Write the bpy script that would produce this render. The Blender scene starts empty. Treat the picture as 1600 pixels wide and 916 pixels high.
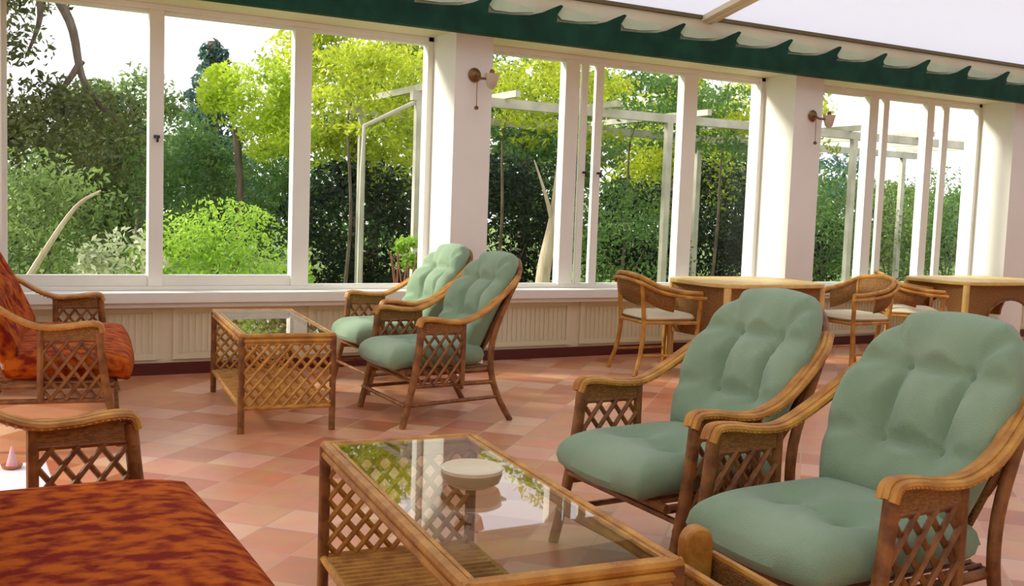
import bpy, bmesh, math, random
from mathutils import Vector, Matrix
random.seed(7)
PI = math.pi
S = bpy.context.scene
COL = S.collection

# ------------------------------------------------------------ camera, light, exposure
yaw, pitch, roll = .5011, -.0829, .0363
F = Vector((math.sin(yaw)*math.cos(pitch), math.cos(yaw)*math.cos(pitch), math.sin(pitch)))
rt = Vector((math.cos(yaw), -math.sin(yaw), 0)); up = rt.cross(F)
R_ = rt*math.cos(roll) + up*math.sin(roll); U_ = up*math.cos(roll) - rt*math.sin(roll)
cam = bpy.data.cameras.new('camera'); cam.lens = 36.0; cam.sensor_width = 36.0
cam.clip_start = .05; cam.clip_end = 500
co = bpy.data.objects.new('camera', cam); COL.objects.link(co)
M = Matrix((R_, U_, -F)).transposed().to_4x4(); M.translation = Vector((0, 0, 1.28))
co.matrix_world = M; S.camera = co

w = bpy.data.worlds.new('sky'); S.world = w; w.use_nodes = True
bg = w.node_tree.nodes['Background']
tc = w.node_tree.nodes.new('ShaderNodeTexCoord'); sp = w.node_tree.nodes.new('ShaderNodeSeparateXYZ')
rmp = w.node_tree.nodes.new('ShaderNodeValToRGB')
rmp.color_ramp.elements[0].position = .0; rmp.color_ramp.elements[0].color = (1.0, .97, .99, 1)
rmp.color_ramp.elements[1].position = .8; rmp.color_ramp.elements[1].color = (.80, .83, .98, 1)
w.node_tree.links.new(tc.outputs['Generated'], sp.inputs[0]); w.node_tree.links.new(sp.outputs['Z'], rmp.inputs[0])
w.node_tree.links.new(rmp.outputs[0], bg.inputs[0])
bg.inputs[1].default_value = 1.25

sun = bpy.data.lights.new('sun', 'SUN'); sun.energy = 5.2; sun.angle = math.radians(14); sun.color = (1, .95, .84)
so = bpy.data.objects.new('sun', sun); COL.objects.link(so)
so.rotation_euler = Vector((.72, -.42, -.50)).to_track_quat('-Z', 'Y').to_euler()

S.view_settings.view_transform = 'Standard'; S.view_settings.look = 'None'
S.view_settings.gamma = 1.0; S.view_settings.use_curve_mapping = False
S.view_settings.exposure = 0.42

# ------------------------------------------------------------ materials
def mat(name, col, rough=.6, col2=None, scale=8, bump=0, bscale=None, spec=.4, stretch=None, detail=3, lo=.35, hi=.65, sheen=0):
    m = bpy.data.materials.new(name); m.use_nodes = True; nt = m.node_tree; N = nt.nodes; L = nt.links
    b = N['Principled BSDF']; b.inputs['Roughness'].default_value = rough
    b.inputs['Specular IOR Level'].default_value = spec; b.inputs['Base Color'].default_value = (*col, 1)
    if sheen: b.inputs['Sheen Weight'].default_value = sheen
    t = N.new('ShaderNodeTexCoord'); mp = N.new('ShaderNodeMapping'); L.new(t.outputs['Object'], mp.inputs[0])
    if stretch: mp.inputs['Scale'].default_value = stretch
    if col2:
        n = N.new('ShaderNodeTexNoise'); n.inputs['Scale'].default_value = scale; n.inputs['Detail'].default_value = detail
        L.new(mp.outputs[0], n.inputs[0])
        r = N.new('ShaderNodeValToRGB'); r.color_ramp.elements[0].color = (*col, 1); r.color_ramp.elements[1].color = (*col2, 1)
        r.color_ramp.elements[0].position = lo; r.color_ramp.elements[1].position = hi
        L.new(n.outputs['Fac'], r.inputs[0]); L.new(r.outputs[0], b.inputs['Base Color'])
    if bump:
        n2 = N.new('ShaderNodeTexNoise'); n2.inputs['Scale'].default_value = bscale or scale*4
        L.new(mp.outputs[0], n2.inputs[0]); bp = N.new('ShaderNodeBump'); bp.inputs['Strength'].default_value = bump
        bp.inputs['Distance'].default_value = .01
        L.new(n2.outputs['Fac'], bp.inputs['Height']); L.new(bp.outputs[0], b.inputs['Normal'])
    return m

cane = mat('honey_cane', (.38, .15, .016), .42, (.60, .30, .045), 14, .25, 90, spec=.5)
cane_dark = mat('brown_cane', (.15, .05, .012), .5, (.31, .125, .028), 18, .25, 90, spec=.45)
cane_pale = mat('pale_cane', (.66, .43, .12), .45, (.78, .55, .19), 9, .2, 80, spec=.5)
wicker = mat('woven_cane', (.20, .085, .018), .6, (.38, .18, .045), 60, .6, 120, stretch=(1, 1, 3))
sage = mat('sage_cotton', (.215, .325, .195), .9, (.29, .405, .26), 3, .35, 260, spec=.15, sheen=.25)
sage_b = mat('sage_button', (.20, .29, .18), .9, spec=.15)
rust = mat('rust_print', (.20, .012, .002), .85, (.50, .105, .004), 15, .3, 200, spec=.15, stretch=(1, 1.5, 1), detail=6, lo=.40, hi=.60)
white = mat('white_paint', (.82, .80, .71), .45, (.86, .84, .76), 2, spec=.4)
cream = mat('cream_paint', (.72, .66, .43), .55, (.76, .71, .50), 2)
beige = mat('beige_panelling', (.74, .67, .44), .6, (.78, .72, .50), 2)
skirt = mat('red_brown_skirting', (.10, .018, .014), .45)
green = mat('dark_green_canvas', (.004, .035, .018), .7, (.008, .062, .032), 5, spec=.2)
pale_green = mat('pale_green_canvas', (.48, .62, .42), .7, (.58, .66, .45), 5, spec=.2)
bar = mat('olive_glazing_bar', (.14, .11, .04), .5)
brass = mat('aged_brass', (.20, .11, .04), .35, spec=.6); brass.node_tree.nodes['Principled BSDF'].inputs['Metallic'].default_value = .7
shade = mat('frosted_shade', (.55, .45, .33), .4)
black = mat('dark_metal', (.03, .025, .02), .4)
ceramic = mat('cream_ceramic', (.76, .68, .46), .3, spec=.6)
ash = mat('tan_glaze', (.40, .28, .14), .35)
cloth_white = mat('white_cloth', (.86, .83, .84), .8)
pink = mat('pink_wax', (.85, .48, .50), .5)
terra = mat('terracotta_clay', (.42, .12, .05), .8, (.5, .18, .08), 10)
plast = mat('plaster_wall', (.80, .74, .64), .8, (.84, .78, .7), 2)
bark = mat('grey_brown_bark', (.10, .07, .05), .9, (.20, .15, .11), 6, .6, 30, stretch=(3, 3, .6))
bark_pale = mat('pale_bark', (.42, .33, .22), .9, (.56, .47, .35), 6, .5, 30, stretch=(3, 3, .6))
perg = mat('weathered_white_timber', (.40, .38, .30), .7, (.56, .53, .44), 4)
lawn = mat('lawn', (.10, .17, .035), .95, (.20, .28, .06), 3, .5, 60)
soilm = mat('soil', (.07, .04, .02), .95)

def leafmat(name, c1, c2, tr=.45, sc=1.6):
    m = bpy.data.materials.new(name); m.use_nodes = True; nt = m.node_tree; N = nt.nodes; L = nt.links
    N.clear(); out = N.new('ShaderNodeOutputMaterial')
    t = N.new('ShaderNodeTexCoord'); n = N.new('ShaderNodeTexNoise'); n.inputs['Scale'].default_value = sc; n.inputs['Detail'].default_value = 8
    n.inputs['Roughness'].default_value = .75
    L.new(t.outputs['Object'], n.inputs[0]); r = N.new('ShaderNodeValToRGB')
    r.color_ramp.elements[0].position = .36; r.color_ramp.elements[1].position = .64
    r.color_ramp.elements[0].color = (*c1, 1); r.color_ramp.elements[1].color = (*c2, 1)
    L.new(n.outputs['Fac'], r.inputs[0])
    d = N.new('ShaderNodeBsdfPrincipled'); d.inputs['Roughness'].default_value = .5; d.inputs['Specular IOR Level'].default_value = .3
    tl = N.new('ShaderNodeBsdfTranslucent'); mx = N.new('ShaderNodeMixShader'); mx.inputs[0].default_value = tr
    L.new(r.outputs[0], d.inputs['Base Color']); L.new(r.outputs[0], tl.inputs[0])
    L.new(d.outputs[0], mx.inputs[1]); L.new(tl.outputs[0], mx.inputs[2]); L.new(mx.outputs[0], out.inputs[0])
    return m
L_dark = leafmat('olive_leaves', (.05, .06, .02), (.20, .22, .06))
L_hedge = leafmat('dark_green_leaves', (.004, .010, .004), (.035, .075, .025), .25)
L_mid = leafmat('mid_green_leaves', (.05, .13, .03), (.20, .34, .08))
L_yel = leafmat('yellow_green_leaves', (.26, .40, .01), (.78, .90, .08))
L_yel2 = leafmat('vine_leaves', (.12, .20, .006), (.74, .80, .06), .5, 1.2)
L_bush = leafmat('bright_bush_leaves', (.18, .36, .02), (.60, .82, .12))
L_pale = leafmat('variegated_leaves', (.22, .30, .12), (.85, .85, .60), .3, 3)
L_blue = leafmat('blue_green_leaves', (.05, .12, .09), (.15, .26, .20), .3)
L_shr = leafmat('shrub_leaves', (.07, .13, .03), (.34, .46, .13))

def glassmat(name, ior, tint):
    m = bpy.data.materials.new(name); m.use_nodes = True; N = m.node_tree.nodes; L = m.node_tree.links; N.clear()
    out = N.new('ShaderNodeOutputMaterial'); f = N.new('ShaderNodeFresnel'); f.inputs[0].default_value = ior
    t = N.new('ShaderNodeBsdfTransparent'); t.inputs[0].default_value = (*tint, 1); g = N.new('ShaderNodeBsdfGlossy'); g.inputs['Roughness'].default_value = .015
    ge = N.new('ShaderNodeNewGeometry'); inv = N.new('ShaderNodeMath'); inv.operation = 'SUBTRACT'; inv.inputs[0].default_value = 1
    L.new(ge.outputs['Backfacing'], inv.inputs[1]); mu = N.new('ShaderNodeMath'); mu.operation = 'MULTIPLY'     # reflect on the entering face only
    L.new(f.outputs[0], mu.inputs[0]); L.new(inv.outputs[0], mu.inputs[1])
    mx = N.new('ShaderNodeMixShader'); L.new(mu.outputs[0], mx.inputs[0]); L.new(t.outputs[0], mx.inputs[1]); L.new(g.outputs[0], mx.inputs[2]); L.new(mx.outputs[0], out.inputs[0])
    return m
wglass = glassmat('window_glass', 1.25, (.97, .98, .97))
tglass = glassmat('table_glass', 2.9, (.93, .95, .91))

def roofmat():
    m = bpy.data.materials.new('opal_roof_panel'); m.use_nodes = True; N = m.node_tree.nodes; L = m.node_tree.links; N.clear()
    out = N.new('ShaderNodeOutputMaterial'); t = N.new('ShaderNodeBsdfTranslucent'); t.inputs[0].default_value = (.76, .77, .81, 1)
    d = N.new('ShaderNodeBsdfDiffuse'); d.inputs[0].default_value = (.85, .84, .86, 1)
    mx = N.new('ShaderNodeMixShader'); mx.inputs[0].default_value = .35
    L.new(t.outputs[0], mx.inputs[1]); L.new(d.outputs[0], mx.inputs[2]); L.new(mx.outputs[0], out.inputs[0]); return m
roofm = roofmat()

def floormat():
    m = bpy.data.materials.new('terracotta_tiles'); m.use_nodes = True; N = m.node_tree.nodes; L = m.node_tree.links
    b = N['Principled BSDF']
    t = N.new('ShaderNodeTexCoord'); mp = N.new('ShaderNodeMapping'); L.new(t.outputs['Object'], mp.inputs[0])
    mp.inputs['Rotation'].default_value = (0, 0, math.radians(45))
    br = N.new('ShaderNodeTexBrick'); L.new(mp.outputs[0], br.inputs[0]); br.offset = 0; br.squash = 1
    br.inputs['Scale'].default_value = 1; br.inputs['Brick Width'].default_value = .25; br.inputs['Row Height'].default_value = .25
    br.inputs['Mortar Size'].default_value = .004; br.inputs['Mortar Smooth'].default_value = .3
    br.inputs['Color1'].default_value = (.0, .0, .0, 1); br.inputs['Color2'].default_value = (1, 1, 1, 1); br.inputs['Mortar'].default_value = (.5, .5, .5, 1)
    r = N.new('ShaderNodeValToRGB'); e = r.color_ramp.elements
    e[0].position = 0; e[0].color = (.42, .115, .045, 1); e[1].position = 1; e[1].color = (.74, .42, .26, 1)
    x = e.new(.35); x.color = (.66, .30, .15, 1); x = e.new(.6); x.color = (.54, .20, .085, 1); x = e.new(.8); x.color = (.70, .36, .22, 1)
    L.new(br.outputs['Color'], r.inputs[0])
    n = N.new('ShaderNodeTexNoise'); n.inputs['Scale'].default_value = 6; n.inputs['Detail'].default_value = 6; L.new(t.outputs['Object'], n.inputs[0])
    mxn = N.new('ShaderNodeMix'); mxn.data_type = 'RGBA'; mxn.blend_type = 'OVERLAY'; mxn.inputs[0].default_value = .35
    L.new(r.outputs[0], mxn.inputs[6]); L.new(n.outputs['Color'], mxn.inputs[7])
    mm = N.new('ShaderNodeMix'); mm.data_type = 'RGBA'; L.new(br.outputs['Fac'], mm.inputs[0])
    L.new(mxn.outputs[2], mm.inputs[6]); mm.inputs[7].default_value = (.50, .30, .20, 1)
    L.new(mm.outputs[2], b.inputs['Base Color'])
    b.inputs['Roughness'].default_value = .34; b.inputs['Specular IOR Level'].default_value = .45
    bp = N.new('ShaderNodeBump'); bp.inputs['Strength'].default_value = .3; bp.inputs['Distance'].default_value = .004; bp.invert = True
    L.new(br.outputs['Fac'], bp.inputs['Height']); L.new(bp.outputs[0], b.inputs['Normal'])
    return m
tiles = floormat()

# ------------------------------------------------------------ mesh helpers
class MB:
    def __init__(s): s.v = []; s.f = []
    def box(s, a, b):
        x0, y0, z0 = a; x1, y1, z1 = b; n = len(s.v)
        s.v += [(x0,y0,z0),(x1,y0,z0),(x1,y1,z0),(x0,y1,z0),(x0,y0,z1),(x1,y0,z1),(x1,y1,z1),(x0,y1,z1)]
        s.f += [tuple(n+i for i in q) for q in ((0,3,2,1),(4,5,6,7),(0,1,5,4),(1,2,6,5),(2,3,7,6),(3,0,4,7))]; return s
    def tube(s, pts, r, n=8, cap=True, sx=1.0):
        pts = [Vector(p) for p in pts]; rs = r if isinstance(r, (list, tuple)) else [r]*len(pts)
        base = len(s.v); prev = None
        for i, p in enumerate(pts):
            d = (pts[min(i+1, len(pts)-1)] - pts[max(i-1, 0)]).normalized()
            if prev is None:
                a = Vector((0,0,1)) if abs(d.z) < .9 else Vector((0,1,0)); u = d.cross(a).normalized()
            else: u = (prev - d*prev.dot(d)).normalized()
            prev = u; v = d.cross(u)
            for k in range(n):
                t = 2*PI*k/n; s.v.append(tuple(p + (u*math.cos(t)*sx + v*math.sin(t))*rs[i]))
        for i in range(len(pts)-1):
            for k in range(n):
                a = base+i*n+k; b_ = base+i*n+(k+1)%n; s.f.append((a, b_, b_+n, a+n))
        if cap:
            s.f.append(tuple(base+k for k in reversed(range(n)))); s.f.append(tuple(base+(len(pts)-1)*n+k for k in range(n)))
        return s
    def prism(s, poly, y0, y1, axis='y'):
        n = len(s.v); m = len(poly)
        for yy in (y0, y1):
            for a, b in poly:
                s.v.append((a, yy, b) if axis == 'y' else ((yy, a, b) if axis == 'x' else (a, b, yy)))
        s.f.append(tuple(range(n, n+m))); s.f.append(tuple(reversed(range(n+m, n+2*m))))
        for i in range(m): j = (i+1) % m; s.f.append((n+i, n+m+i, n+m+j, n+j))
        return s
    def lathe(s, prof, c=(0,0,0), n=24):
        b = len(s.v)
        for r, z in prof:
            for k in range(n):
                t = 2*PI*k/n; s.v.append((c[0]+r*math.cos(t), c[1]+r*math.sin(t), c[2]+z))
        for i in range(len(prof)-1):
            for k in range(n): s.f.append((b+i*n+k, b+i*n+(k+1)%n, b+(i+1)*n+(k+1)%n, b+(i+1)*n+k))
        s.f.append(tuple(b+k for k in reversed(range(n)))); s.f.append(tuple(b+(len(prof)-1)*n+k for k in range(n)))
        return s
    def lattice(s, P, u, v, W, H, cell, r=.006, cv=None):
        """diagonal cane lattice clipped to a W x H rectangle spanned by unit vectors u, v at P"""
        P, u, v = Vector(P), Vector(u), Vector(v); cv = cv or cell*1.25; nn = u.cross(v).normalized()
        for sg in (1, -1):
            k = cv/cell; kmin = int(-(W*k)/cv)-2; kmax = int((H+W*k)/cv)+2
            for i in range(kmin, kmax+1):
                c0 = i*cv + (cv*.5 if sg < 0 else cv*.5)
                pts = []                                     # line y = c0 + sg*k*x
                x0, x1 = 0.0, W; ya, yb = c0, c0+sg*k*W
                def clip(x0, x1):
                    lo, hi = x0, x1
                    xa = (0-c0)/(sg*k); xb = (H-c0)/(sg*k); l, h_ = min(xa, xb), max(xa, xb)
                    return max(lo, l), min(hi, h_)
                a, b_ = clip(x0, x1)
                if b_-a < .008: continue
                off = nn*(r*.6*sg)
                s.tube([P+u*a+v*(c0+sg*k*a)+off, P+u*b_+v*(c0+sg*k*b_)+off], r, 5, sx=1)
        return s
    def build(s, name, m, parent=None, smooth=True, bev=0, sub=0):
        me = bpy.data.meshes.new(name); me.from_pydata(s.v, [], s.f); me.materials.append(m)
        b = bmesh.new(); b.from_mesh(me); bmesh.ops.recalc_face_normals(b, faces=b.faces)
        for f in b.faces: f.smooth = smooth
        if smooth:
            for e in b.edges:
                if len(e.link_faces) == 2 and e.calc_face_angle(0) > .7: e.smooth = False
        b.to_mesh(me); b.free()
        o = bpy.data.objects.new(name, me); COL.objects.link(o)
        if parent: o.parent = parent
        if bev:
            md = o.modifiers.new('bevel', 'BEVEL'); md.width = bev; md.segments = 2; md.limit_method = 'ANGLE'
        return o
def tag(o, label=None, cat=None, group=None, kind=None):
    if label: o['label'] = label
    if cat: o['category'] = cat
    if group: o['group'] = group
    if kind: o['kind'] = kind
    return o
def empty(name, loc, rz=0):
    o = bpy.data.objects.new(name, None); COL.objects.link(o); o.location = loc; o.rotation_euler = (0, 0, rz); o.empty_display_size = .1
    return o
def copy_tree(o, parent=None):
    c = o.copy(); COL.objects.link(c); c.parent = parent
    for ch in [x for x in bpy.data.objects if x.parent == o]: copy_tree(ch, c)
    return c
def spline(pts, n=6):
    P = [Vector(p) for p in pts]; P = [P[0]*2-P[1]] + P + [P[-1]*2-P[-2]]; out = []
    for i in range(1, len(P)-2):
        for k in range(n):
            t = k/n; a, b, c, d = P[i-1], P[i], P[i+1], P[i+2]
            out.append(.5*((2*b)+(-a+c)*t+(2*a-5*b+4*c-d)*t*t+(-a+3*b-3*c+d)*t**3))
    out.append(P[-2]); return out
def struct(name, mb, m, parent=None, **k):
    o = mb.build(name, m, parent, smooth=False, **k)
    if not parent: o['kind'] = 'structure'
    return o

# ------------------------------------------------------------ the room
YW = 7.56            # room face of the window wall
YG = 7.66            # glass line
HZ = 2.61            # window head
SL = .62
X0, X1, YB = -3.0, 12.6, -3.0
struct('floor', MB().box((X0, YB, -.08), (X1, YW, 0)), tiles)

# lower wall under the sill, with a fielded ribbed panel in every bay
COLX = [(-.07, .27), (3.38, 3.70), (6.86, 7.21), (10.02, 10.38)]
lw = MB().box((X0, YW, 0), (X1, YW+.25, .53))
o = struct('wall_back', lw, beige)
bounds = [X0] + [c for p in COLX for c in p] + [X1]
for i in range(0, len(bounds), 2):
    a, b = bounds[i]+.06, bounds[i+1]-.06
    n = max(1, round((b-a)/1.1)); wd = (b-a)/n
    m = MB()
    for k in range(n):
        xa, xb = a+k*wd+.05, a+(k+1)*wd-.05
        m.box((xa, YW-.018, .45), (xb, YW, .49)); m.box((xa, YW-.018, .11), (xb, YW, .15))
        m.box((xa, YW-.018, .15), (xa+.04, YW, .45)); m.box((xb-.04, YW-.018, .15), (xb, YW, .45))
        x = xa+.07
        while x < xb-.06:
            m.box((x, YW-.008, .16), (x+.022, YW, .44)); x += .045
    m.build('panel_moulding', beige, o, smooth=False)
for i in range(0, len(bounds), 2):
    struct('baseboard_back', MB().box((bounds[i], YW-.02, 0), (bounds[i+1], YW, .085)), skirt)
for i in range(0, len(bounds), 2):
    a, b = bounds[i], bounds[i+1]
    struct('trim_%d' % (i//2+1), MB().box((a, YW-.13, .525), (b, YG+.12, .60)).box((a, YW-.10, .49), (b, YW, .525)), white, bev=.006)
for i, (a, b) in enumerate(COLX):
    struct('wall_pier_%d' % (i+1), MB().box((a, 7.20, 0), (b, YG+.15, 2.62)), cream if False else white)
    # shallow raised border on the pier face
# header above the windows
struct('wall_header', MB().box((X0, 7.20, 2.61), (X1, YG+.06, 3.0)), cream)

# windows
def window(n, xa, xb, mull, thin, bz, latch=None):
    w_ = empty('window_%d' % n, ((xa+xb)/2, YG, .60)); w_['kind'] = 'structure'
    ox, oz = (xa+xb)/2, .60
    def bx(m, a, b): return m.box((a[0]-ox, a[1]-YG, a[2]-oz), (b[0]-ox, b[1]-YG, b[2]-oz))
    fr = MB(); bx(fr, (xa, YG-.05, .60), (xa+.05, YG+.05, HZ)); bx(fr, (xb-.05, YG-.05, .60), (xb, YG+.05, HZ))
    bx(fr, (xa, YG-.05, HZ-.04), (xb, YG+.05, HZ)); bx(fr, (xa, YG-.05, .60), (xb, YG+.05, .63))
    fr.build('frame', white, w_, False, bev=.004)
    for a, b in mull:
        m = MB(); bx(m, (a, YG-.05, .63), (b, YG+.05, HZ-.04)); m.build('mullion', white, w_, False, bev=.004)
    for a, b in thin:
        m = MB(); bx(m, (a, YG-.02, .63), (b, YG+.02, HZ-.04)); m.build('sash_stile', white, w_, False, bev=.003)
    edges = [xa+.05] + [v for p in sorted(mull) for v in p] + [xb-.05]
    for i in range(0, len(edges), 2):
        a, b = edges[i], edges[i+1]
        if b-a < .12: continue
        m = MB(); bz_ = bz[min(i//2, len(bz)-1)]
        bx(m, (a, YG-.03, .63), (b, YG+.03, bz_)); bx(m, (a, YG-.03, HZ-.065), (b, YG+.03, HZ-.04)); m.build('sash_rail', white, w_, False, bev=.003)
        m = MB(); bx(m, (a, YG-.003, bz_), (b, YG+.003, HZ-.065)); m.build('pane', wglass, w_, False)
    for lx, lz in (latch or []):
        m = MB(); bx(m, (lx-.02, YG-.075, lz), (lx+.02, YG-.05, lz+.02)); bx(m, (lx-.008, YG-.10, lz-.03), (lx+.008, YG-.075, lz+.015))
        m.build('window_handle', black, w_, False, bev=.003)
window(1, X0, -.07, [(-1.5, -1.4)], [], [.70])
window(2, .27, 3.38, [(1.215, 1.315), (2.25, 2.385)], [], [.71, .71, .64], [(1.265, 1.68)])
window(3, 3.70, 6.86, [(4.62, 4.76), (5.89, 6.05)], [(4.81, 4.87), (4.95, 5.03)], [.64, .64, .64], [(4.84, 1.60), (4.99, 1.60)])
window(4, 7.21, 10.02, [(8.28, 8.41), (9.15, 9.26)], [(8.52, 8.60), (9.44, 9.53)], [.64])
window(5, 10.38, X1, [(11.4, 11.5)], [], [.64])

# other walls (behind and beside the camera)
def roofz(y): return 2.965 + (7.12-y)*.2
m = MB().prism([(YB-.1, 0), (7.56, 0), (7.56, .55), (YB-.1, .55)], X0-.12, X0, 'x').prism([(YB-.1, 2.6), (7.2, 2.6), (7.2, roofz(7.2)), (YB-.1, roofz(YB-.1))], X0-.12, X0, 'x')
struct('wall_left', m, plast)
w6 = empty('window_6', (X0-.06, 2.2, .55)); w6['kind'] = 'structure'  # unseen glazing added to bring sun and sky light in from the left
y = YB
while y < 7.5:
    MB().box((-.04, y-2.2-.04, 0), (.04, y-2.2+.04, 2.06)).build('mullion', white, w6, False)
    MB().box((-.004, y-2.2+.04, .05), (.004, y-2.2+1.71, 2.0)).build('pane', wglass, w6, False)
    y += 1.75
MB().box((-.05, YB-2.2, 0), (.05, 5.3, .05)).box((-.05, YB-2.2, 2.0), (.05, 5.3, 2.06)).build('frame', white, w6, False)
for nm, x in (('wall_right', X1),):
    struct(nm, MB().prism([(YB-.1, 0), (7.2, 0), (7.2, 2.60), (7.2, roofz(7.2)), (YB-.1, roofz(YB-.1))], x, x+.1, 'x'), plast)
struct('wall_rear', MB().box((X0, YB-.1, 0), (X1, YB, roofz(YB))), plast)

# roof: opal panels between cream rafters
RX = [-3.05, 1.05, 5.70, 10.35, 12.65]
for i in range(len(RX)-1):
    a, b = RX[i]+.03, RX[i+1]-.03
    m = MB(); yA, yB_ = 7.09, YB-.1
    m.v = [(a, yA, roofz(yA)), (b, yA, roofz(yA)), (b, yB_, roofz(yB_)), (a, yB_, roofz(yB_)),
           (a, yA, roofz(yA)+.016), (b, yA, roofz(yA)+.016), (b, yB_, roofz(yB_)+.016), (a, yB_, roofz(yB_)+.016)]
    m.f = [(0,3,2,1),(4,5,6,7),(0,1,5,4),(1,2,6,5),(2,3,7,6),(3,0,4,7)]
    struct('ceiling', m, roofm)
for i, x in enumerate(RX[1:4]):
    m = MB(); y0, y1 = 7.08, YB
    m.prism([(y0, roofz(y0)-.045), (y0, roofz(y0)), (y1, roofz(y1)), (y1, roofz(y1)-.045)], x-.075, x+.075, 'x')
    m.prism([(y0, roofz(y0)-.06), (y0, roofz(y0)-.045), (y1, roofz(y1)-.045), (y1, roofz(y1)-.06)], x-.012, x+.03, 'x')
    struct('trim_%d' % (20+i), m, cream)
struct('trim_30', MB().box((X0, 7.085, 2.60), (X1, 7.19, 2.945)), cream, bev=.004)       # fascia over the header
struct('trim_31', MB().box((X0, 7.06, 2.945), (X1, 7.19, 2.975)), bar)                    # dark glazing bar

# green scalloped valance and its gutter board
m = MB().box((X0, 6.98, 2.572), (X1, 7.08, 2.735))
gut = m.build('canvas_valance', green, None, False, bev=.006)
tag(gut, 'long dark green valance with sawtooth top edge along the window head', 'valance')
pl = MB(); x = -2.45
dk = MB()
while x < X1:
    # one fold: flat, then sweeping up to a point leaning right
    top = [(x-.60, 2.735), (x-.40, 2.742), (x-.26, 2.757), (x-.14, 2.792), (x-.05, 2.836), (x+.02, 2.868), (x+.04, 2.86), (x+.01, 2.82), (x-.01, 2.79), (x-.015, 2.735)]
    dk.prism(top, 6.985, 7.01)
    lob = [(x+.01, 2.80), (x+.04, 2.855), (x+.14, 2.842), (x+.30, 2.828), (x+.42, 2.822), (x+.40, 2.79), (x+.2, 2.765), (x+.05, 2.765)]
    pl.prism(lob, 7.02, 7.045)
    x += .60
tooth = dk.build('scalloped_edge', green, gut, False)
tag(tooth, 'row of pointed dark green canvas folds')
lobes = pl.build('lining', pale_green, gut, False); tag(lobes, 'pale green lining between the folds')

# ------------------------------------------------------------ cushions and cane armchairs
def disc(u, v, kt, kb, ku):
    k = kt if v > 0 else kb
    return u*math.sqrt(max(0, 1-k*v*v/1.0)), v*math.sqrt(max(0, 1-ku*u*u))
def cushion(name, m, parent, place, hw, T, kt, kb, ku, buttons, n=44, back=.55, creases=(), p=5):
    """place(a, b, d): a across (-1..1), b along (-1..1), d signed offset along the surface normal"""
    mb = MB(); idx = {}
    def depth(a, b, u, v):
        e = max(abs(u), abs(v)); t = T*(max(0, 1-e**p))**.5
        g = 0
        for (ba, bb) in buttons:
            dd = ((a-ba)*hw)**2 + ((b-bb)*hw)**2
            g = max(g, .78*math.exp(-dd/(2*.030**2)))
        for (p0, p1, amt) in creases:
            ax, ay = p0; bx_, by = p1; lx, ly = bx_-ax, by-ay; L2 = lx*lx+ly*ly or 1e-9
            tt = min(1, max(0, ((a-ax)*lx+(b-ay)*ly)/L2)); dx, dy = (a-ax-lx*tt)*hw, (b-ay-ly*tt)*hw
            g = max(g, min(.8, amt*1.35)*math.exp(-(dx*dx+dy*dy)/(2*.022**2)))
        g2 = 0
        for (ba, bb) in buttons:
            dd = ((a-ba)*hw)**2 + ((b-bb)*hw)**2; g2 = max(g2, .55*math.exp(-dd/(2*.058**2)))
        return t*(1-min(.85, max(g, g2)))
    for side in (1, -1):
        for i in range(n+1):
            for j in range(n+1):
                u, v = -1+2*i/n, -1+2*j/n
                u = math.copysign(abs(u)**.8, u); v = math.copysign(abs(v)**.8, v)
                edge = i in (0, n) or j in (0, n)
                if side < 0 and edge: idx[(side, i, j)] = idx[(1, i, j)]; continue
                a, b = disc(u, v, kt, kb, ku)
                d = depth(a, b, u, v) if side > 0 else -T*back*(max(0, 1-max(abs(u), abs(v))**p))**.5
                idx[(side, i, j)] = len(mb.v); mb.v.append(tuple(place(a, b, d)))
        for i in range(n):
            for j in range(n):
                q = [idx[(side, i, j)], idx[(side, i+1, j)], idx[(side, i+1, j+1)], idx[(side, i, j+1)]]
                mb.f.append(tuple(q if side > 0 else q[::-1]))
    return mb.build(name, m, parent)

def back_place(W, inner):
    def f(a, b, d):
        s = (b+1)/2
        x = .25 + .235*s + .06*s*s; z = .40 + .60*s
        hw = inner*(1.10 - .13*(1-s)) if W < .5 else inner
        y = a*hw
        wrap = -.085*abs(a)**2.5*(1-.25*s) if W < .5 else -.03*abs(a)**6
        nx, nz = -.89, .45
        return (x+wrap+nx*d, y, z+nz*d)
    return f
def seat_place(inner):
    def f(a, b, d):
        x = -.035 - b*.325
        y = a*inner
        droop = -.035*max(0, b)**3
        return (x, y, .395 + droop + d)
    return f

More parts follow.
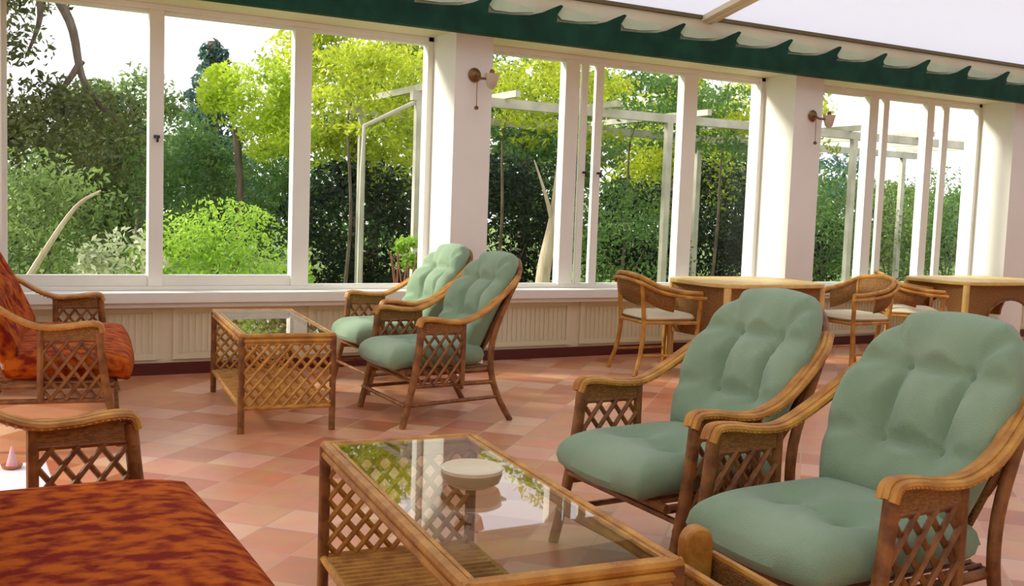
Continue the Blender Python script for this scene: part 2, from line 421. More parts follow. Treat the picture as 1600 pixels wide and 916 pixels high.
def armchair(name, W, cush, canes, label, cat, group):
    c = empty(name, (0, 0, 0)); tag(c, label, cat, group)
    inner = W-.05
    sofa = W > .5
    # ---- seat platform
    m = MB()
    for y in (-1, 1): m.tube([(-.25, y*(W-.03), .31), (.30, y*(W-.06), .31)], .016)
    m.tube([(-.25, -W+.03, .31), (-.25, W-.03, .31)], .016); m.tube([(.30, -W+.06, .31), (.30, W-.06, .31)], .016)
    m.tube([(-.225, -W, .27), (-.225, W, .27)], .011)
    k = -W+.07
    while k < W-.06: m.tube([(-.25, k, .325), (.30, k*.95, .325)], .007, 5); k += .035
    m.build('seat_frame', canes, c)
    # ---- arms, posts, panels
    for sd in (-1, 1):
        Y = sd*W
        path = spline([(-.195, Y, .585), (-.175, Y, .623), (-.11, Y, .625), (-.02, Y, .612), (.09, Y*1.0, .612), (.20, Y-sd*.0, .655), (.32, Y-sd*.02, .735), (.42, Y-sd*.05, .81), (.49, Y-sd*.10, .86)], 5)
        m = MB()
        for off in (-.022, 0, .022):
            m.tube([p + Vector((0, off, .004 if off == 0 else 0)) for p in path], .0135, 8)
        # cane binding under the rail
        for q in range(3, 26, 1):
            pq = path[q]; m.tube([pq+Vector((0, -.034, -.004)), pq+Vector((0, 0, -.018)), pq+Vector((0, .034, -.004))], .005, 5)
        m.build('arm_rail', cane, c)
        m = MB(); m.tube(spline([(-.175, Y, .60), (-.19, Y, .45), (-.215, Y, .28), (-.25, Y, .12), (-.28, Y, .0)], 4), [.022]*10+[.020]*7, 9)
        m.build('leg', canes, c)
        m = MB(); m.tube([(.09, Y, .60), (.09, Y, .24)], .017)
        m.tube([(-.24, Y, .24), (.30, Y-sd*.03, .24)], .014)
        m.tube([(-.185, Y, .545), (.09, Y, .545)], .011, 6)
        m.lattice((-.20, Y, .25), (1, 0, 0), (0, 0, 1), .285, .295, .070, .0095, .094)
        m.build('side_lattice', canes, c)
        MB().box((-.18, Y-.008, .548), (.09, Y+.008, .606)).build('woven_band', wicker, c, False)
        # rear leg, from back frame to floor
        m = MB(); m.tube(spline([(.45, Y-sd*.065, .82), (.37, Y-sd*.05, .66), (.305, Y-sd*.045, .48), (.30, Y-sd*.04, .30), (.35, Y-sd*.03, .14), (.43, Y-sd*.02, 0)], 4), .019, 9)
        m.build('leg', canes, c)
        m = MB(); m.tube([(-.265, Y, .13), (.36, Y-sd*.03, .15)], .012, 6)
        m.build('stretcher', canes, c)
    m = MB(); m.tube([(-.265, -W, .13), (-.265, W, .13)], .012, 6); m.build('stretcher', canes, c)
    # ---- back frame: cane hoop and woven shell behind the cushion
    bp = back_place(W, inner)
    hoop = []
    for q in range(41):
        t = -1.0 + 2.0*q/40
        if sofa: u = max(-1, min(1, t*1.6)); v = 1-max(0, abs(t)-.625)/.375*2
        else: ang = t*PI*.86; u = math.sin(ang)*1.0; v = math.cos(ang)
        if sofa: a, b = u, v
        else: a, b = u, v if v > 0 else v*1.1
        hoop.append(Vector(bp(a*(1 if sofa else .93), max(-1, b*(1 if sofa else .955)), -.06)))
    m = MB(); m.tube(hoop, .017, 8); m.build('back_frame', canes, c)
    sh = MB(); n1, n2 = 24, 14
    for i in range(n1+1):
        for j in range(n2+1):
            u, v = -1+2*i/n1, -1+2*j/n2; a, b = disc(u, v, 0.0 if sofa else .85, .25, .0)
            sh.v.append(tuple(bp(a*.90, b*.92, -.062)))
    for i in range(n1):
        for j in range(n2):
            q = i*(n2+1)+j; sh.f.append((q, q+n2+1, q+n2+2, q+1))
    so_ = sh.build('back_panel', wicker, c); md = so_.modifiers.new('solid', 'SOLIDIFY'); md.thickness = .012; md.offset = 0
    # ---- cushions
    bm_, sm_ = (sage, sage_b) if cush == 'sage' else (rust, rust)
    if not sofa:
        bt = [(-.36, .38), (.36, .38), (-.36, -.34), (.36, -.34)]
        cr = [(bt[0], bt[1], .45), (bt[2], bt[3], .45), (bt[0], bt[2], .5), (bt[1], bt[3], .5), (bt[0], (-.62, .78), .3), (bt[1], (.62, .78), .3),
              (bt[0], (-.95, .38), .3), (bt[1], (.95, .38), .3), (bt[2], (-.95, -.34), .25), (bt[3], (.95, -.34), .25)]
        st = [(-.36, .15), (.36, .15)]; sc_ = [(st[0], st[1], .3)]
        cu = cushion('back_cushion', bm_, c, bp, .30, .100, .80, .30, .10, bt, 60, .5, cr)
        for a, b in bt:
            mm = MB(); p = Vector(bp(a, b, .024)); mm.lathe([(.001, -.004), (.010, -.003), (.012, 0), (.010, .004), (.001, .006)], (0, 0, 0), 10)
            mm.v = [tuple(Matrix.Rotation(-1.1, 3, 'Y') @ Vector(q) + p) for q in mm.v]; mm.build('button', sm_, cu)
        cushion('seat_cushion', bm_, c, seat_place(inner+.005), .30, .085, .22, .10, .16, st, 44, .85, sc_)
    else:
        for a0, a1 in ((-1, 0), (0, 1)):
            def pl_(a, b, d, a0=a0): return bp(a*.495+a0+.5, b, d)
            cushion('back_cushion', bm_, c, pl_, .38, .09, .38, .15, .10, [(-.4, .3), (.4, .3), (-.4, -.35), (.4, -.35)], 36, .6)
        cushion('seat_cushion', bm_, c, seat_place(inner+.005), .75, .085, .04, .02, .16, [], 60, .85, [], 9)
    return c

GA = 'green cushioned cane armchairs'
C = armchair('cane_armchair', .345, 'sage', cane_dark, 'cane armchair with sage green tufted cushions, second from right, whose legs stand beside the glass table', 'armchair', GA)
C.location = (2.305, 2.95, 0)
D = copy_tree(C); D.location = (2.235, 2.085, 0)
D['label'] = 'large sage cushioned cane armchair at right edge, nearest to the viewer'
C['label'] = 'sage cushioned cane armchair just behind and left of the largest right-hand one'
B_ = copy_tree(C); B_.location = (2.52, 5.68, 0)
B_['label'] = 'cane armchair with pale sage cushions, in front of the pair beside the window pier'
A_ = copy_tree(C); A_.location = (2.70, 6.73, 0)
A_['label'] = 'cane armchair with pale sage cushions standing against the window sill, behind its twin'
GS = 'rust cushioned cane sofas'
SF = armchair('cane_sofa', .80, 'rust', cane_dark, 'cane sofa with rust orange cushions near the window at the far left', 'sofa', GS)
SF.location = (.56, 6.27, 0); SF.rotation_euler = (0, 0, PI-math.radians(7))
SE = copy_tree(SF); SE.location = (.285, 2.38, 0); SE.rotation_euler = (0, 0, PI)
SE['label'] = 'cane sofa with mottled rust orange seat cushion in the bottom left foreground'

# ------------------------------------------------------------ glass topped cane coffee tables
def coffee_table(HT=.52):
    t = empty('coffee_table', (0, 0, 0)); W, L, H = .25, .64, HT
    m = MB()
    for y in (-L, L):
        for dz in (0, -.026): m.tube([(-W-.01, y, H-.015+dz), (W+.01, y, H-.015+dz)], .015)
    for x in (-W, W):
        for dz in (0, -.026): m.tube([(x, -L-.01, H-.015+dz), (x, L+.01, H-.015+dz)], .015)
    for x in (-W+.022, W-.022): m.tube([(x, -L, H-.012), (x, L, H-.012)], .008)
    for y in (-L+.022, L-.022): m.tube([(-W, y, H-.012), (W, y, H-.012)], .008)
    m.build('top_frame', cane, t)
    MB().box((-W+.020, -L+.020, H-.014), (W-.020, L-.020, H-.006)).build('glass_top', tglass, t, False)
    for x in (-W, W):
        for y in (-L, L):
            MB().tube([(x, y, 0), (x, y, H-.02)], .0185, 10).build('leg', cane_dark, t)
    for y in (-L, L):
        m = MB().tube([(-W, y, .14), (W, y, .14)], .014)
        m.tube([(-W, y, H-.06), (W, y, H-.06)], .009, 6)
        m.lattice((-W+.01, y, .15), (1, 0, 0), (0, 0, 1), 2*W-.02, HT-.21, .062, .0095, .072)
        m.build('end_lattice', cane, t)
    m = MB()
    for x in (-W, W): m.tube([(x, -L, .14), (x, L, .14)], .013)
    y = -L+.05
    while y < L-.03: m.tube([(-W, y, .142), (W, y, .142)], .009, 6); y += .034
    m.build('shelf', cane, t)
    return t
T1 = coffee_table(); T1.location = (1.222, 2.425, 0); T1.rotation_euler = (0, 0, math.radians(-5.5))
tag(T1, 'glass topped cane coffee table in the foreground with round dish on it', 'coffee table', 'glass topped cane tables')
T2 = coffee_table(.55); T2.location = (1.68, 6.12, 0); T2.rotation_euler = (0, 0, math.radians(-5.9))
T2['label'] = 'glass topped cane coffee table near the window, between sofa and green armchairs'

# dish on the glass
a = empty('ashtray', (1.25, 2.475, .515)); tag(a, 'round cream ceramic ashtray standing on the glass coffee table', 'ashtray')
MB().lathe([(.058, .0), (.075, .012), (.083, .035), (.086, .050), (.080, .054), (.074, .048), (.066, .040), (.030, .036), (.001, .036)], n=32).build('bowl', ceramic, a)
MB().lathe([(.050, .0), (.0765, .011), (.084, .030), (.0845, .040), (.0835, .030)], n=32).build('glaze_band', ash, a)
MB().box((.078, -.014, .044), (.106, .014, .052)).build('cigarette_rest', ceramic, a, False, bev=.003)

# white low table behind the foreground sofa
m = empty('side_table', (.03, 3.78, 0)); tag(m, 'low square white side table beyond the arm of the foreground sofa', 'side table')
MB().box((-.24, -.22, .28), (.26, .22, .305)).build('table_top', cloth_white, m, False, bev=.004)
MB().box((-.22, -.20, .22), (.24, .20, .28)).build('apron', cloth_white, m, False, bev=.004)
for x in (-.20, .22):
    for y in (-.18, .18): MB().box((x-.018, y-.018, 0), (x+.018, y+.018, .22)).build('leg', cloth_white, m, False)
k = empty('candle', (.175, 3.93, .305)); tag(k, 'small pink cone candle in an orange dish on the white side table', 'candle')
MB().lathe([(.020, 0), (.032, .004), (.036, .014), (.032, .014), (.022, .008)], n=16).build('dish', terra, k)
MB().lathe([(.020, .008), (.012, .04), (.004, .075), (.001, .08)], n=12).build('wax_cone', pink, k)

# ------------------------------------------------------------ dining tables and tub chairs
def dining_table(x0, x1, y0, y1, label, open_arch):
    cx, cy = (x0+x1)/2, (y0+y1)/2; t = empty('dining_table', (cx, cy, 0)); tag(t, label, 'table', 'cane dining tables by the window')
    a, b = (x1-x0)/2, (y1-y0)/2
    pts = []
    for q in range(40):
        an = 2*PI*q/40; ca, sa = math.cos(an), math.sin(an)
        pts.append((math.copysign(abs(ca)**.45, ca)*a, math.copysign(abs(sa)**.45, sa)*b))
    MB().prism(pts, .715, .75, 'z').build('table_top', cane_pale, t, False, bev=.008)
    for sx in (-1, 1):
        for sy in (-1, 1):
            MB().tube([(sx*(a-.09), sy*(b-.09), 0), (sx*(a-.09), sy*(b-.09), .715)], .030, 12).build('leg', cane_pale, t)
    # woven apron with an open arch in each side
    def arch(L):
        if not open_arch: return [(-L, .715), (-L, .30), (L, .30), (L, .715)]
        poly = [(-L, .715), (-L, .36), (-L*.55, .36)]
        for q in range(1, 10):
            an = PI*q/10; poly.append((-L*.55*math.cos(an), .36+.22*math.sin(an)))
        poly += [(L*.55, .36), (L, .36), (L, .715)]
        return poly
    for sy in (-1, 1):
        m = MB().prism(arch(a-.09), sy*(b-.09)-.012, sy*(b-.09)+.012); m.build('apron', wicker, t, False)
        if not open_arch: continue
        m = MB(); pp = [(-(a-.09)*.55*math.cos(PI*q/14), sy*(b-.09)-.016, .36+.22*math.sin(PI*q/14)) for q in range(15)]
        m.tube(pp, .014, 7).build('arch_cane', cane_dark, t)
    for sx in (-1, 1):
        MB().prism(arch(b-.09), sx*(a-.09)-.012, sx*(a-.09)+.012, 'x').build('apron', wicker, t, False)
    return t
dining_table(5.22, 6.40, 6.10, 6.98, 'pale cane dining table with solid woven apron, the left of the two', False)
dining_table(8.18, 9.60, 6.22, 7.08, 'pale cane dining table at right edge with open arches in its woven apron', True)

def tub_chair(label, fr=.018):
    c = empty('tub_chair', (0, 0, 0)); tag(c, label, 'chair', 'low backed cane dining chairs')
    # local: front +x, back -x
    path = [(.27, -.27, .655), (.10, -.275, .665), (-.10, -.27, .705), (-.24, -.20, .775), (-.29, 0, .80)]
    path = path + [(x, -y, z) for x, y, z in path[::-1][1:]]
    P = spline(path, 6); m = MB()
    m.tube(P, .020, 8); m.tube([p+Vector((p.x*.10, p.y*.10, -.035)) for p in P], .014, 8); m.build('top_rail', cane, c)
    sh = MB()
    Q = P[8:-8]
    for p in Q: sh.v += [tuple(p+Vector((0, 0, -.01))), (p.x*.93, p.y*.93, p.z-.17)]
    for i in range(len(Q)-1): sh.f.append((2*i, 2*i+2, 2*i+3, 2*i+1))
    o_ = sh.build('back_panel', wicker, c); md = o_.modifiers.new('s', 'SOLIDIFY'); md.thickness = .012
    for sy in (-1, 1):
        MB().tube(spline([(.265, sy*.27, .65), (.255, sy*.26, .42), (.24, sy*.25, .2), (.25, sy*.26, 0)], 4), fr, 9).build('leg', cane, c)
        MB().tube(spline([(-.235, sy*.205, .77), (-.20, sy*.20, .42), (-.22, sy*.21, .2), (-.28, sy*.24, 0)], 4), .018, 9).build('leg', cane, c)
        MB().tube([(.25, sy*.255, .16), (-.225, sy*.213, .16)], .010, 6).build('stretcher', cane, c)
    m = MB()
    m.tube([(.255, -.26, .42), (.255, .26, .42)], .015); m.tube([(-.20, -.20, .42), (-.20, .20, .42)], .015)
    for sy in (-1, 1): m.tube([(.255, sy*.26, .42), (-.20, sy*.20, .42)], .015)
    m.box((-.20, -.205, .412), (.25, .205, .425)); m.build('seat_frame', cane, c)
    def sp_(a, b, d): return (.03+b*.235, a*.235, .455+d)
    cushion('seat_cushion', cushion_cream, c, sp_, .22, .045, .12, .12, .12, [], 20, .7)
    return c
cushion_cream = mat('cream_cushion', (.74, .66, .44), .85, (.78, .72, .52), 6, spec=.2)
t1 = tub_chair('low backed cane chair facing right at the left end of the nearer dining table')
t1.location = (4.98, 6.68, 0); t1.rotation_euler = (0, 0, math.radians(-8))
t2 = copy_tree(t1); t2.location = (6.82, 6.30, 0); t2.rotation_euler = (0, 0, PI-.05)
t2['label'] = 'low backed cane chair facing left at the right end of the left dining table'
t3 = copy_tree(t1); t3.location = (7.86, 6.62, 0); t3.rotation_euler = (0, 0, math.radians(-40))
t3['label'] = 'low backed cane chair at the left corner of the right-hand dining table'

# slim cane magazine basket at the table's near right corner
mb_ = empty('magazine_basket', (1.655, 1.90, 0)); mb_.rotation_euler = (0, 0, math.radians(-5.5))
tag(mb_, 'tan cane magazine basket with one rounded upright end, between glass table and right-hand armchair', 'basket')
m = MB()
for z in (.06, .40):
    m.tube([(-.065, -.13, z), (.065, -.13, z), (.065, .13, z), (-.065, .13, z), (-.065, -.13, z)], .012, 8)
for x in (-.065, .065):
    for y in (-.13, .13): m.tube([(x, y, 0), (x, y, .40)], .013, 8)
m.build('frame', cane, mb_)
m = MB(); m.box((-.062, -.128, .06), (-.052, .128, .395)).box((.052, -.128, .06), (.062, .128, .395)).box((-.06, -.128, .06), (.06, -.118, .395)).box((-.06, .118, .06), (.06, .128, .395)).box((-.06, -.12, .055), (.06, .12, .068))
m.build('woven_side', wicker, mb_, False)
arc = [(-.038, .30), (.048, .30), (.048, .44)] + [(.005+.043*math.cos(PI*q/10), .44+.045*math.sin(PI*q/10)) for q in range(1, 10)] + [(-.038, .44)]
MB().prism(arc, .10, .142).build('rounded_end', cane, mb_, True, bev=.008)

# ------------------------------------------------------------ wall lamps on the piers
def sconce():
    c = empty('wall_lamp', (0, 0, 0))
    m = MB().lathe([(.002, 0), (.045, 0), (.055, .012), (.030, .026), (.012, .034)], n=20)
    m.v = [(x, -z, y) for x, y, z in m.v]; m.build('backplate', brass, c)
    MB().tube(spline([(0, -.03, 0), (.01, -.09, -.03), (.05, -.13, -.03), (.09, -.13, .0)], 5), .010, 8).build('arm', brass, c)
    MB().lathe([(.016, -.02), (.036, .0), (.046, .04), (.060, .095), (.056, .095), (.042, .04), (.030, .004)], (.09, -.13, -.09), 20).build('lamp_shade', shade, c)
    MB().lathe([(.012, 0), (.022, .012), (.018, .05), (.010, .06)], (.09, -.13, -.02), 14).build('lamp_holder', brass, c)
    MB().lathe([(.003, -.03), (.016, -.022), (.018, -.008), (.005, .004)], (.0, -.06, -.24), 12).tube([(0, -.06, -.235), (0, -.055, -.03)], .003, 5).build('pull_cord', brass, c)
    return c
s1 = sconce(); s1.location = (3.54, 7.20, 2.29)
tag(s1, 'small brass wall lamp on the window pier behind the green armchairs', 'wall lamp', 'brass wall lamps')
s2 = copy_tree(s1); s2.location = (7.08, 7.20, 2.24); s2['label'] = 'small brass wall lamp on the pier behind the left dining table'

# ------------------------------------------------------------ the garden
GZ = -.1
struct('ground', MB().box((-30, YG+.16, GZ-.1), (60, 60, GZ)), lawn)

def leaves(mb, c, r, n, size, clump=26, flat=.0, shell=.55, seed=0, squash=1):
    rnd = random.Random(seed); cx, cy, cz = c; rx, ry, rz = r; cl = []
    for _ in range(clump):
        while True:
            p = Vector((rnd.uniform(-1, 1), rnd.uniform(-1, 1), rnd.uniform(-1, 1)))
            if shell < p.length <= 1: break
        cl.append(p)
    for _ in range(n):
        k = rnd.choice(cl); s = .20
        p = k + Vector((rnd.gauss(0, s), rnd.gauss(0, s), rnd.gauss(0, s*.8)))
        if p.length > 1.15: p *= 1.1/p.length
        q = Vector((cx+p.x*rx, cy+p.y*ry, cz+p.z*rz))
        if q.z < GZ: continue
        nrm = Vector((rnd.gauss(0, .6), rnd.gauss(0, .6)-.2, rnd.gauss(.45, .5))).normalized()
        t = nrm.orthogonal().normalized(); t.rotate(Matrix.Rotation(rnd.uniform(0, 2*PI), 3, nrm)); b = nrm.cross(t)
        L = size*rnd.uniform(.6, 1.3); Wd = L*.42; i = len(mb.v)
        mb.v += [tuple(q-t*L*.5), tuple(q+b*Wd*.5+nrm*L*.06), tuple(q+t*L*.5), tuple(q-b*Wd*.5+nrm*L*.06)]
        mb.f += [(i, i+1, i+2), (i, i+2, i+3)]
def rawbuild(mb, name, m, parent=None):
    me = bpy.data.meshes.new(name); me.from_pydata(mb.v, [], mb.f); me.materials.append(m)
    o = bpy.data.objects.new(name, me); COL.objects.link(o)
    if parent: o.parent = parent
    return o
def plant(name, label, cat, base, blobs, m, trunk=None, tm=None, group=None, seed=1, branches=None):
    c = empty(name, base); tag(c, label, cat, group)
    mb = MB()
    for i, (off, r, n, size, cl) in enumerate(blobs): leaves(mb, off, r, n, size, cl, seed=seed*31+i)
    bx_, by_, bz_ = base; gz = GZ
    # leaf coordinates are local; keep them above the ground
    rawbuild(mb, 'foliage', m, c)
    tb = MB()
    if trunk: tb.tube(spline(trunk[0], 5), trunk[1], 9)
    for b in (branches or []): 
        P = spline(b[0], 5); tb.tube(P, [b[1]*(1-.75*i/(len(P)-1)) for i in range(len(P))], 7)
    if tb.v: tb.build('trunk' if trunk else 'stem', tm or bark, c)
    return c

def bush(label, x, y, z0, z1, w_, m, n=3500, size=.07, cl=30, seed=1, name='shrub', cat='shrub', group='garden shrubs', dy=None):
    rz = (z1-z0)/2; zc = (z0+z1)/2 - GZ
    return plant(name, label, cat, (x, y, GZ), [((0, 0, zc), (w_/2, dy or w_*.4, rz), n, size, cl)], m,
                 None, bark, group, seed, [([(0, 0, 0), (rr*.2, 0, zc*.5), (rr*.6, .05, zc)], .02) for rr in (-w_*.3, 0, w_*.3)])

# near shrubs
bush('rounded bright green bush close outside the middle of the left window', 2.18, 9.75, -.05, 1.20, 1.45, L_bush, 6500, .06, 60, 3)
bush('pale variegated shrub outside the leftmost pane, low by the mullion', 1.26, 9.2, -.1, .95, .75, L_pale, 1400, .08, 22, 4)
bush('loose mid green shrub filling the lower part of the leftmost pane', .55, 10.7, -.1, 1.60, 2.0, L_shr, 6500, .075, 50, 5)
bush('small leafy green shrub low beside the second mullion', 2.70, 8.9, -.1, .85, .45, L_bush, 900, .07, 14, 6)
bush('olive green shrub behind the sliding sashes', 8.1, 11.6, -.1, 1.62, 1.9, L_mid, 5000, .07, 50, 7)
bush('bright green shrub seen at the left of the right-hand window', 12.5, 12.3, -.1, 2.05, 1.6, L_mid, 4500, .08, 40, 8)
bush('green hedge bush seen right of centre in the right-hand window', 14.2, 12.4, -.1, 2.0, 1.7, L_shr, 4500, .08, 40, 9)
bush('green bush nearest the last pier in the right-hand window', 15.9, 12.6, -.1, 2.25, 1.8, L_mid, 4500, .08, 40, 10)
# dark hedge sections
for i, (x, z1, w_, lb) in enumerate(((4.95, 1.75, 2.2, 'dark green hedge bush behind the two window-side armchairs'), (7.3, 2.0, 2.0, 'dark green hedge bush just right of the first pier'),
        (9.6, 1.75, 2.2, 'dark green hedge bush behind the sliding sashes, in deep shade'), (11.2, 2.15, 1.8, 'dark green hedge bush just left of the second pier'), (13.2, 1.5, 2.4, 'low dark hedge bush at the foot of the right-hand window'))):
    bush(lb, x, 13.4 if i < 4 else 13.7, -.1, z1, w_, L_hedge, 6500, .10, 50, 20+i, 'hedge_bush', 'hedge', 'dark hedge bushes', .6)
# trees
plant('tree', 'tall loose olive green tree at the far left with crooked dark branches against the sky', 'tree', (.2, 15, GZ),
      [((-.2, 0, 3.1), (1.1, 1.0, 1.2), 4200, .12, 34), ((1.0, 0, 2.1), (1.2, .9, .75), 3600, .12, 30), ((-.9, .2, 2.1), (1.2, 1.1, 1.6), 4200, .12, 30), ((.35, 0, 4.2), (1.2, .8, .45), 1100, .12, 12), ((-.3, 0, 4.1), (.7, .8, .6), 1500, .12, 16)],
      L_dark, ([(.1, 0, 0), (.0, 0, 1.2), (.25, 0, 2.4), (.2, 0, 3.6)], [.16-.006*i for i in range(16)]), bark, 'garden trees', 2,
      [([(.1, -.2, 4.4), (.75, -.3, 4.15), (1.15, -.3, 3.6), (1.30, -.3, 2.9), (1.55, -.3, 2.5), (1.75, -.3, 2.35)], .085),
       ([(.75, -.3, 4.15), (.80, -.3, 3.6), (.65, -.2, 3.1)], .06), ([(.2, 0, 3.0), (-.3, -.2, 3.7), (-.2, -.2, 4.3)], .07), ([(1.30, -.3, 3.1), (1.05, -.3, 2.7), (.8, -.2, 2.5)], .05)])
c = plant('conifer', 'blue green conifer with its tip against the sky beyond the yellow green tree', 'tree', (4.35, 20, GZ),
      [((0, 0, 1.0+.42*i), (1.15-.13*i, 1.15-.13*i, .38), 900-70*i, .17, 22) for i in range(8)], L_blue, ([(0, 0, 0), (0, 0, 2), (0, 0, 4.3)], [.12]*11), bark, None, 3)
plant('tree', 'bright yellow green tree catching the light in the middle pane of the left window', 'tree', (3.35, 13.6, GZ),
      [((.15, 0, 2.72), (.66, .6, .46), 3200, .09, 30), ((.5, 0, 2.2), (.5, .5, .36), 1500, .09, 20)], L_yel, ([(0, .5, 0), (.1, .5, 1.2), (0, .4, 2.3)], [.05]*11), bark, 'garden trees', 4)
plant('tree', 'dark mid green tree filling the centre of the middle pane', 'tree', (3.2, 14.8, GZ),
      [((-.35, 0, 1.55), (.75, .7, .95), 4200, .09, 40), ((.65, 0, 1.45), (.75, .7, .9), 4000, .09, 40)], L_mid, ([(0, 0, 0), (.1, 0, .9), (0, 0, 2.0)], [.08]*11), bark, 'garden trees', 5)
plant('tree', 'pale grey green tree high behind the mullion against the white sky', 'tree', (2.8, 19, GZ),
      [((.1, 0, 2.9), (.8, .8, .7), 1500, .14, 20), ((-.6, 0, 2.3), (.9, .8, .9), 3600, .14, 30)], L_shr, ([(0, 0, 0), (.1, 0, 1.2), (0, 0, 3.0)], [.08]*11), bark, 'garden trees', 6)
plant('tree', 'green leafy tree beyond the pergola, seen beside the first pier', 'tree', (5.2, 14.6, GZ),
      [((-.5, 0, 2.9), (1.0, .8, .9), 3800, .11, 34), ((.6, 0, 2.3), (1.0, .8, .9), 3600, .11, 34), ((.2, 0, 3.9), (1.1, .8, .6), 2400, .11, 24)], L_yel2, ([(0, 0, 0), (.1, 0, 1.2), (0, 0, 2.6)], [.09]*11), bark, 'garden trees', 7)
plant('tree', 'green leafy tree seen through the left panes of the centre window', 'tree', (8.3, 15.0, GZ),
      [((-.7, 0, 3.0), (1.0, .8, .9), 3600, .11, 30), ((.7, 0, 2.9), (1.1, .8, .9), 3600, .11, 30), ((0, 0, 1.9), (1.2, .8, .7), 2800, .11, 30)], L_mid, ([(0, 0, 0), (.1, 0, 1.2), (0, 0, 2.6)], [.09]*11), bark, 'garden trees', 8)
plant('tree', 'green leafy tree seen through the right pane of the centre window', 'tree', (11.6, 15.2, GZ),
      [((-.5, 0, 3.1), (1.2, .8, .9), 4000, .11, 30), ((.1, 0, 2.1), (1.3, .8, .8), 3600, .11, 30)], L_yel2, ([(0, 0, 0), (.1, 0, 1.2), (0, 0, 2.6)], [.09]*11), bark, 'garden trees', 9)
plant('tree', 'distant grey green tree showing over the shrubs in the right-hand window', 'tree', (19.5, 20, GZ),
      [((0, 0, 2.5), (2.2, 1.0, .8), 2200, .17, 30)], L_blue, ([(0, 0, 0), (.1, 0, 1.2), (0, 0, 2.4)], [.09]*11), bark, 'garden trees', 10)
plant('tree', 'dark background tree low behind the left window panes', 'tree', (1.4, 18.5, GZ),
      [((-.4, 0, 1.5), (1.7, .8, 1.3), 5000, .13, 50)], L_dark, ([(0, 0, 0), (.1, 0, .8), (0, 0, 1.6)], [.09]*11), bark, 'garden trees', 11)
plant('bare_shrub', 'leaning pale bare stems crossing the lower left pane', 'shrub', (.55, 9.3, GZ),
      [((.5, 0, .35), (.3, .2, .25), 160, .06, 8)], L_shr, None, bark_pale, None, 12,
      [([(-.15, 0, .4), (.1, 0, .85), (.35, 0, 1.25), (.55, 0, 1.4)], .035), ([(0, 0, 0), (-.05, 0, .5), (.1, 0, .9)], .03)])
plant('tree', 'slanting pale trunk with a light crown just right of the first pier', 'tree', (5.62, 9.6, GZ),
      [((.55, .2, 2.9), (.6, .5, .35), 900, .08, 14)], L_yel2, ([(0, 0, 0), (.02, 0, .7), (.14, 0, 1.3), (.22, 0, 2.0), (.45, .1, 2.7)], [.088-.002*i for i in range(21)]), bark_pale, 'garden trees', 13,
      [([(.12, 0, 1.2), (.0, 0, 1.55), (-.15, 0, 1.9)], .03)])

# pergola with climbing vines
pg = empty('pergola', (6.5, 10, GZ)); tag(pg, 'weathered white garden pergola with beams running behind the centre window', 'pergola')
def pb(a, b): return MB().box((a[0]-6.5, a[1]-10, a[2]-GZ), (b[0]-6.5, b[1]-10, b[2]-GZ))
pb((4.2, 9.96, 2.36), (14.2, 10.04, 2.46)).build('beam', perg, pg, False)
pb((4.2, 11.96, 2.34), (14.2, 12.04, 2.44)).build('beam', perg, pg, False)
for x in (4.3, 5.3, 6.6, 7.9, 9.2, 10.5, 11.8, 13.1, 14.1): pb((x-.03, 9.7, 2.46), (x+.03, 12.3, 2.53)).build('rafter', perg, pg, False)
for x, y in ((4.28, 9.98), (7.52, 9.98), (10.6, 9.98), (14.0, 9.98), (4.4, 12.0), (9.6, 12.0), (13.9, 12.0)):
    pb((x-.04, y-.035, GZ), (x+.04, y+.035, 2.36 if y < 11 else 2.34)).build('post', perg, pg, False)
MB().tube([(3.62-6.5, -.12, 0), (3.63-6.5, -.12, 1.7), (3.66-6.5, -.08, 2.15), (4.35-6.5, 0, 2.5)], .022, 8).build('bracket_pole', perg, pg)
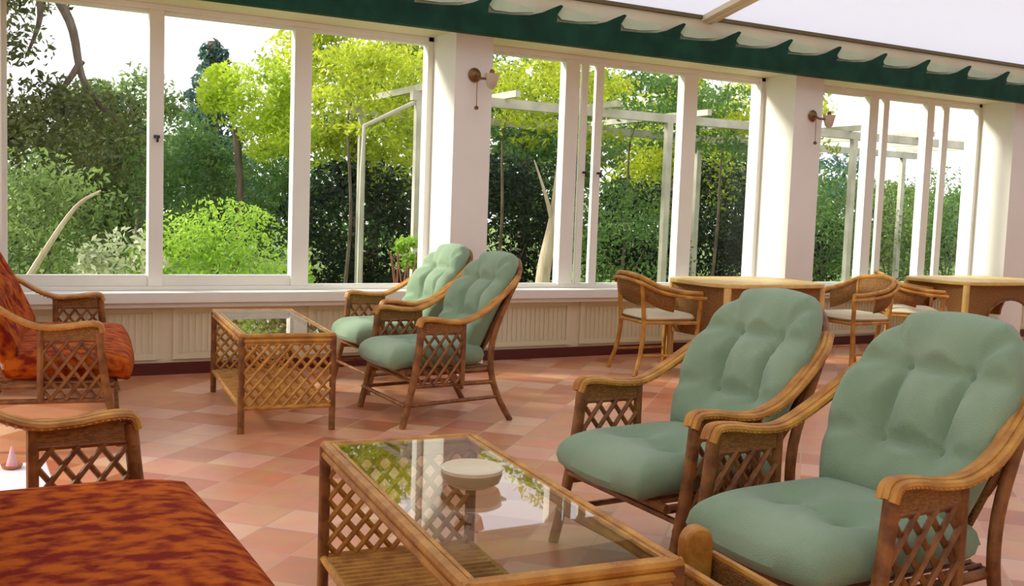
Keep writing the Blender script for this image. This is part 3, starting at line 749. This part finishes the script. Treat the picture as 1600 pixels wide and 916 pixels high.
for i, (x, w_, z, n, m_, lb) in enumerate(((4.2, 1.7, 2.62, 3600, L_yel2, 'yellow green vine over the left end of the pergola, left of the first pier'),
        (6.3, 1.5, 2.72, 3400, L_yel2, 'yellow green vine over the pergola just right of the first pier'),
        (8.3, 1.9, 2.75, 3400, L_mid, 'green vine over the pergola behind the sliding sashes'),
        (9.95, 1.4, 2.78, 3400, L_yel2, 'yellow green vine over the pergola left of the second pier'))):
    plant('climbing_vine', lb, 'vine', (x, 11.2, GZ), [((0, 0, z+.14), (w_/2, 1.2, .38), n, .085, 44), ((0, -.8, z-.45), (w_/2, .3, .22), int(n*.16), .085, 16)], m_, None, bark, 'vines on the pergola', 40+i,
          [([(0, .8, 0), (.08, .8, 1.2), (-.05, .6, 2.4), (.0, .2, 2.75)], .028)])

for i, (x, y, z1, w_, m_, lb) in enumerate(((-1.5, 24, 4.6, 5.5, L_dark, 'distant olive tree at the far left behind the crooked branches'), (4.0, 25, 2.9, 5.5, L_shr, 'distant hazy tree low beyond the middle pane'),
        (9.5, 25, 4.6, 6.0, L_mid, 'distant green tree beyond the first pier'), (15.5, 25, 4.9, 6.0, L_shr, 'distant green tree beyond the sliding sashes'), (21.0, 25, 4.6, 5.0, L_mid, 'distant green tree beyond the second pier'),
        (27.0, 25, 2.7, 6.5, L_shr, 'distant low tree line beyond the right-hand window'), (33.5, 26, 2.6, 6.0, L_mid, 'distant low tree line at the right of the right-hand window'))):
    plant('distant_tree', lb, 'tree', (x, y, GZ), [((0, 0, z1/2), (w_/2, 1.3, z1/2), 6500, .26, 60)], m_, ([(0, 0, 0), (.1, 0, z1*.3), (0, 0, z1*.6)], [.15]*11), bark, 'distant garden trees', 60+i)

# potted plant just outside the window
pp = empty('potted_plant', (3.55, 8.5, GZ)); tag(pp, 'potted plant with reddish stems outside, left of the first pier', 'potted plant')
MB().lathe([(.09, 0), (.13, .24), (.145, .26), (.145, .29), (.125, .29), (.115, .24), (.001, .24)], n=20).build('pot', terra, pp)
lf = MB(); leaves(lf, (0, 0, .95), (.16, .14, .14), 420, .07, 10, seed=77); rawbuild(lf, 'foliage', L_bush, pp)
st_ = MB()
redst = mat('reddish_stems', (.24, .09, .05), .8)
for k_ in range(9):
    an = k_*.7; st_.tube(spline([(.03*math.cos(an), .03*math.sin(an), .24), (.08*math.cos(an), .08*math.sin(an), .6), (.14*math.cos(an+.4), .12*math.sin(an+.4), .95)], 4), .008, 5)
st_.build('stem', redst, pp)
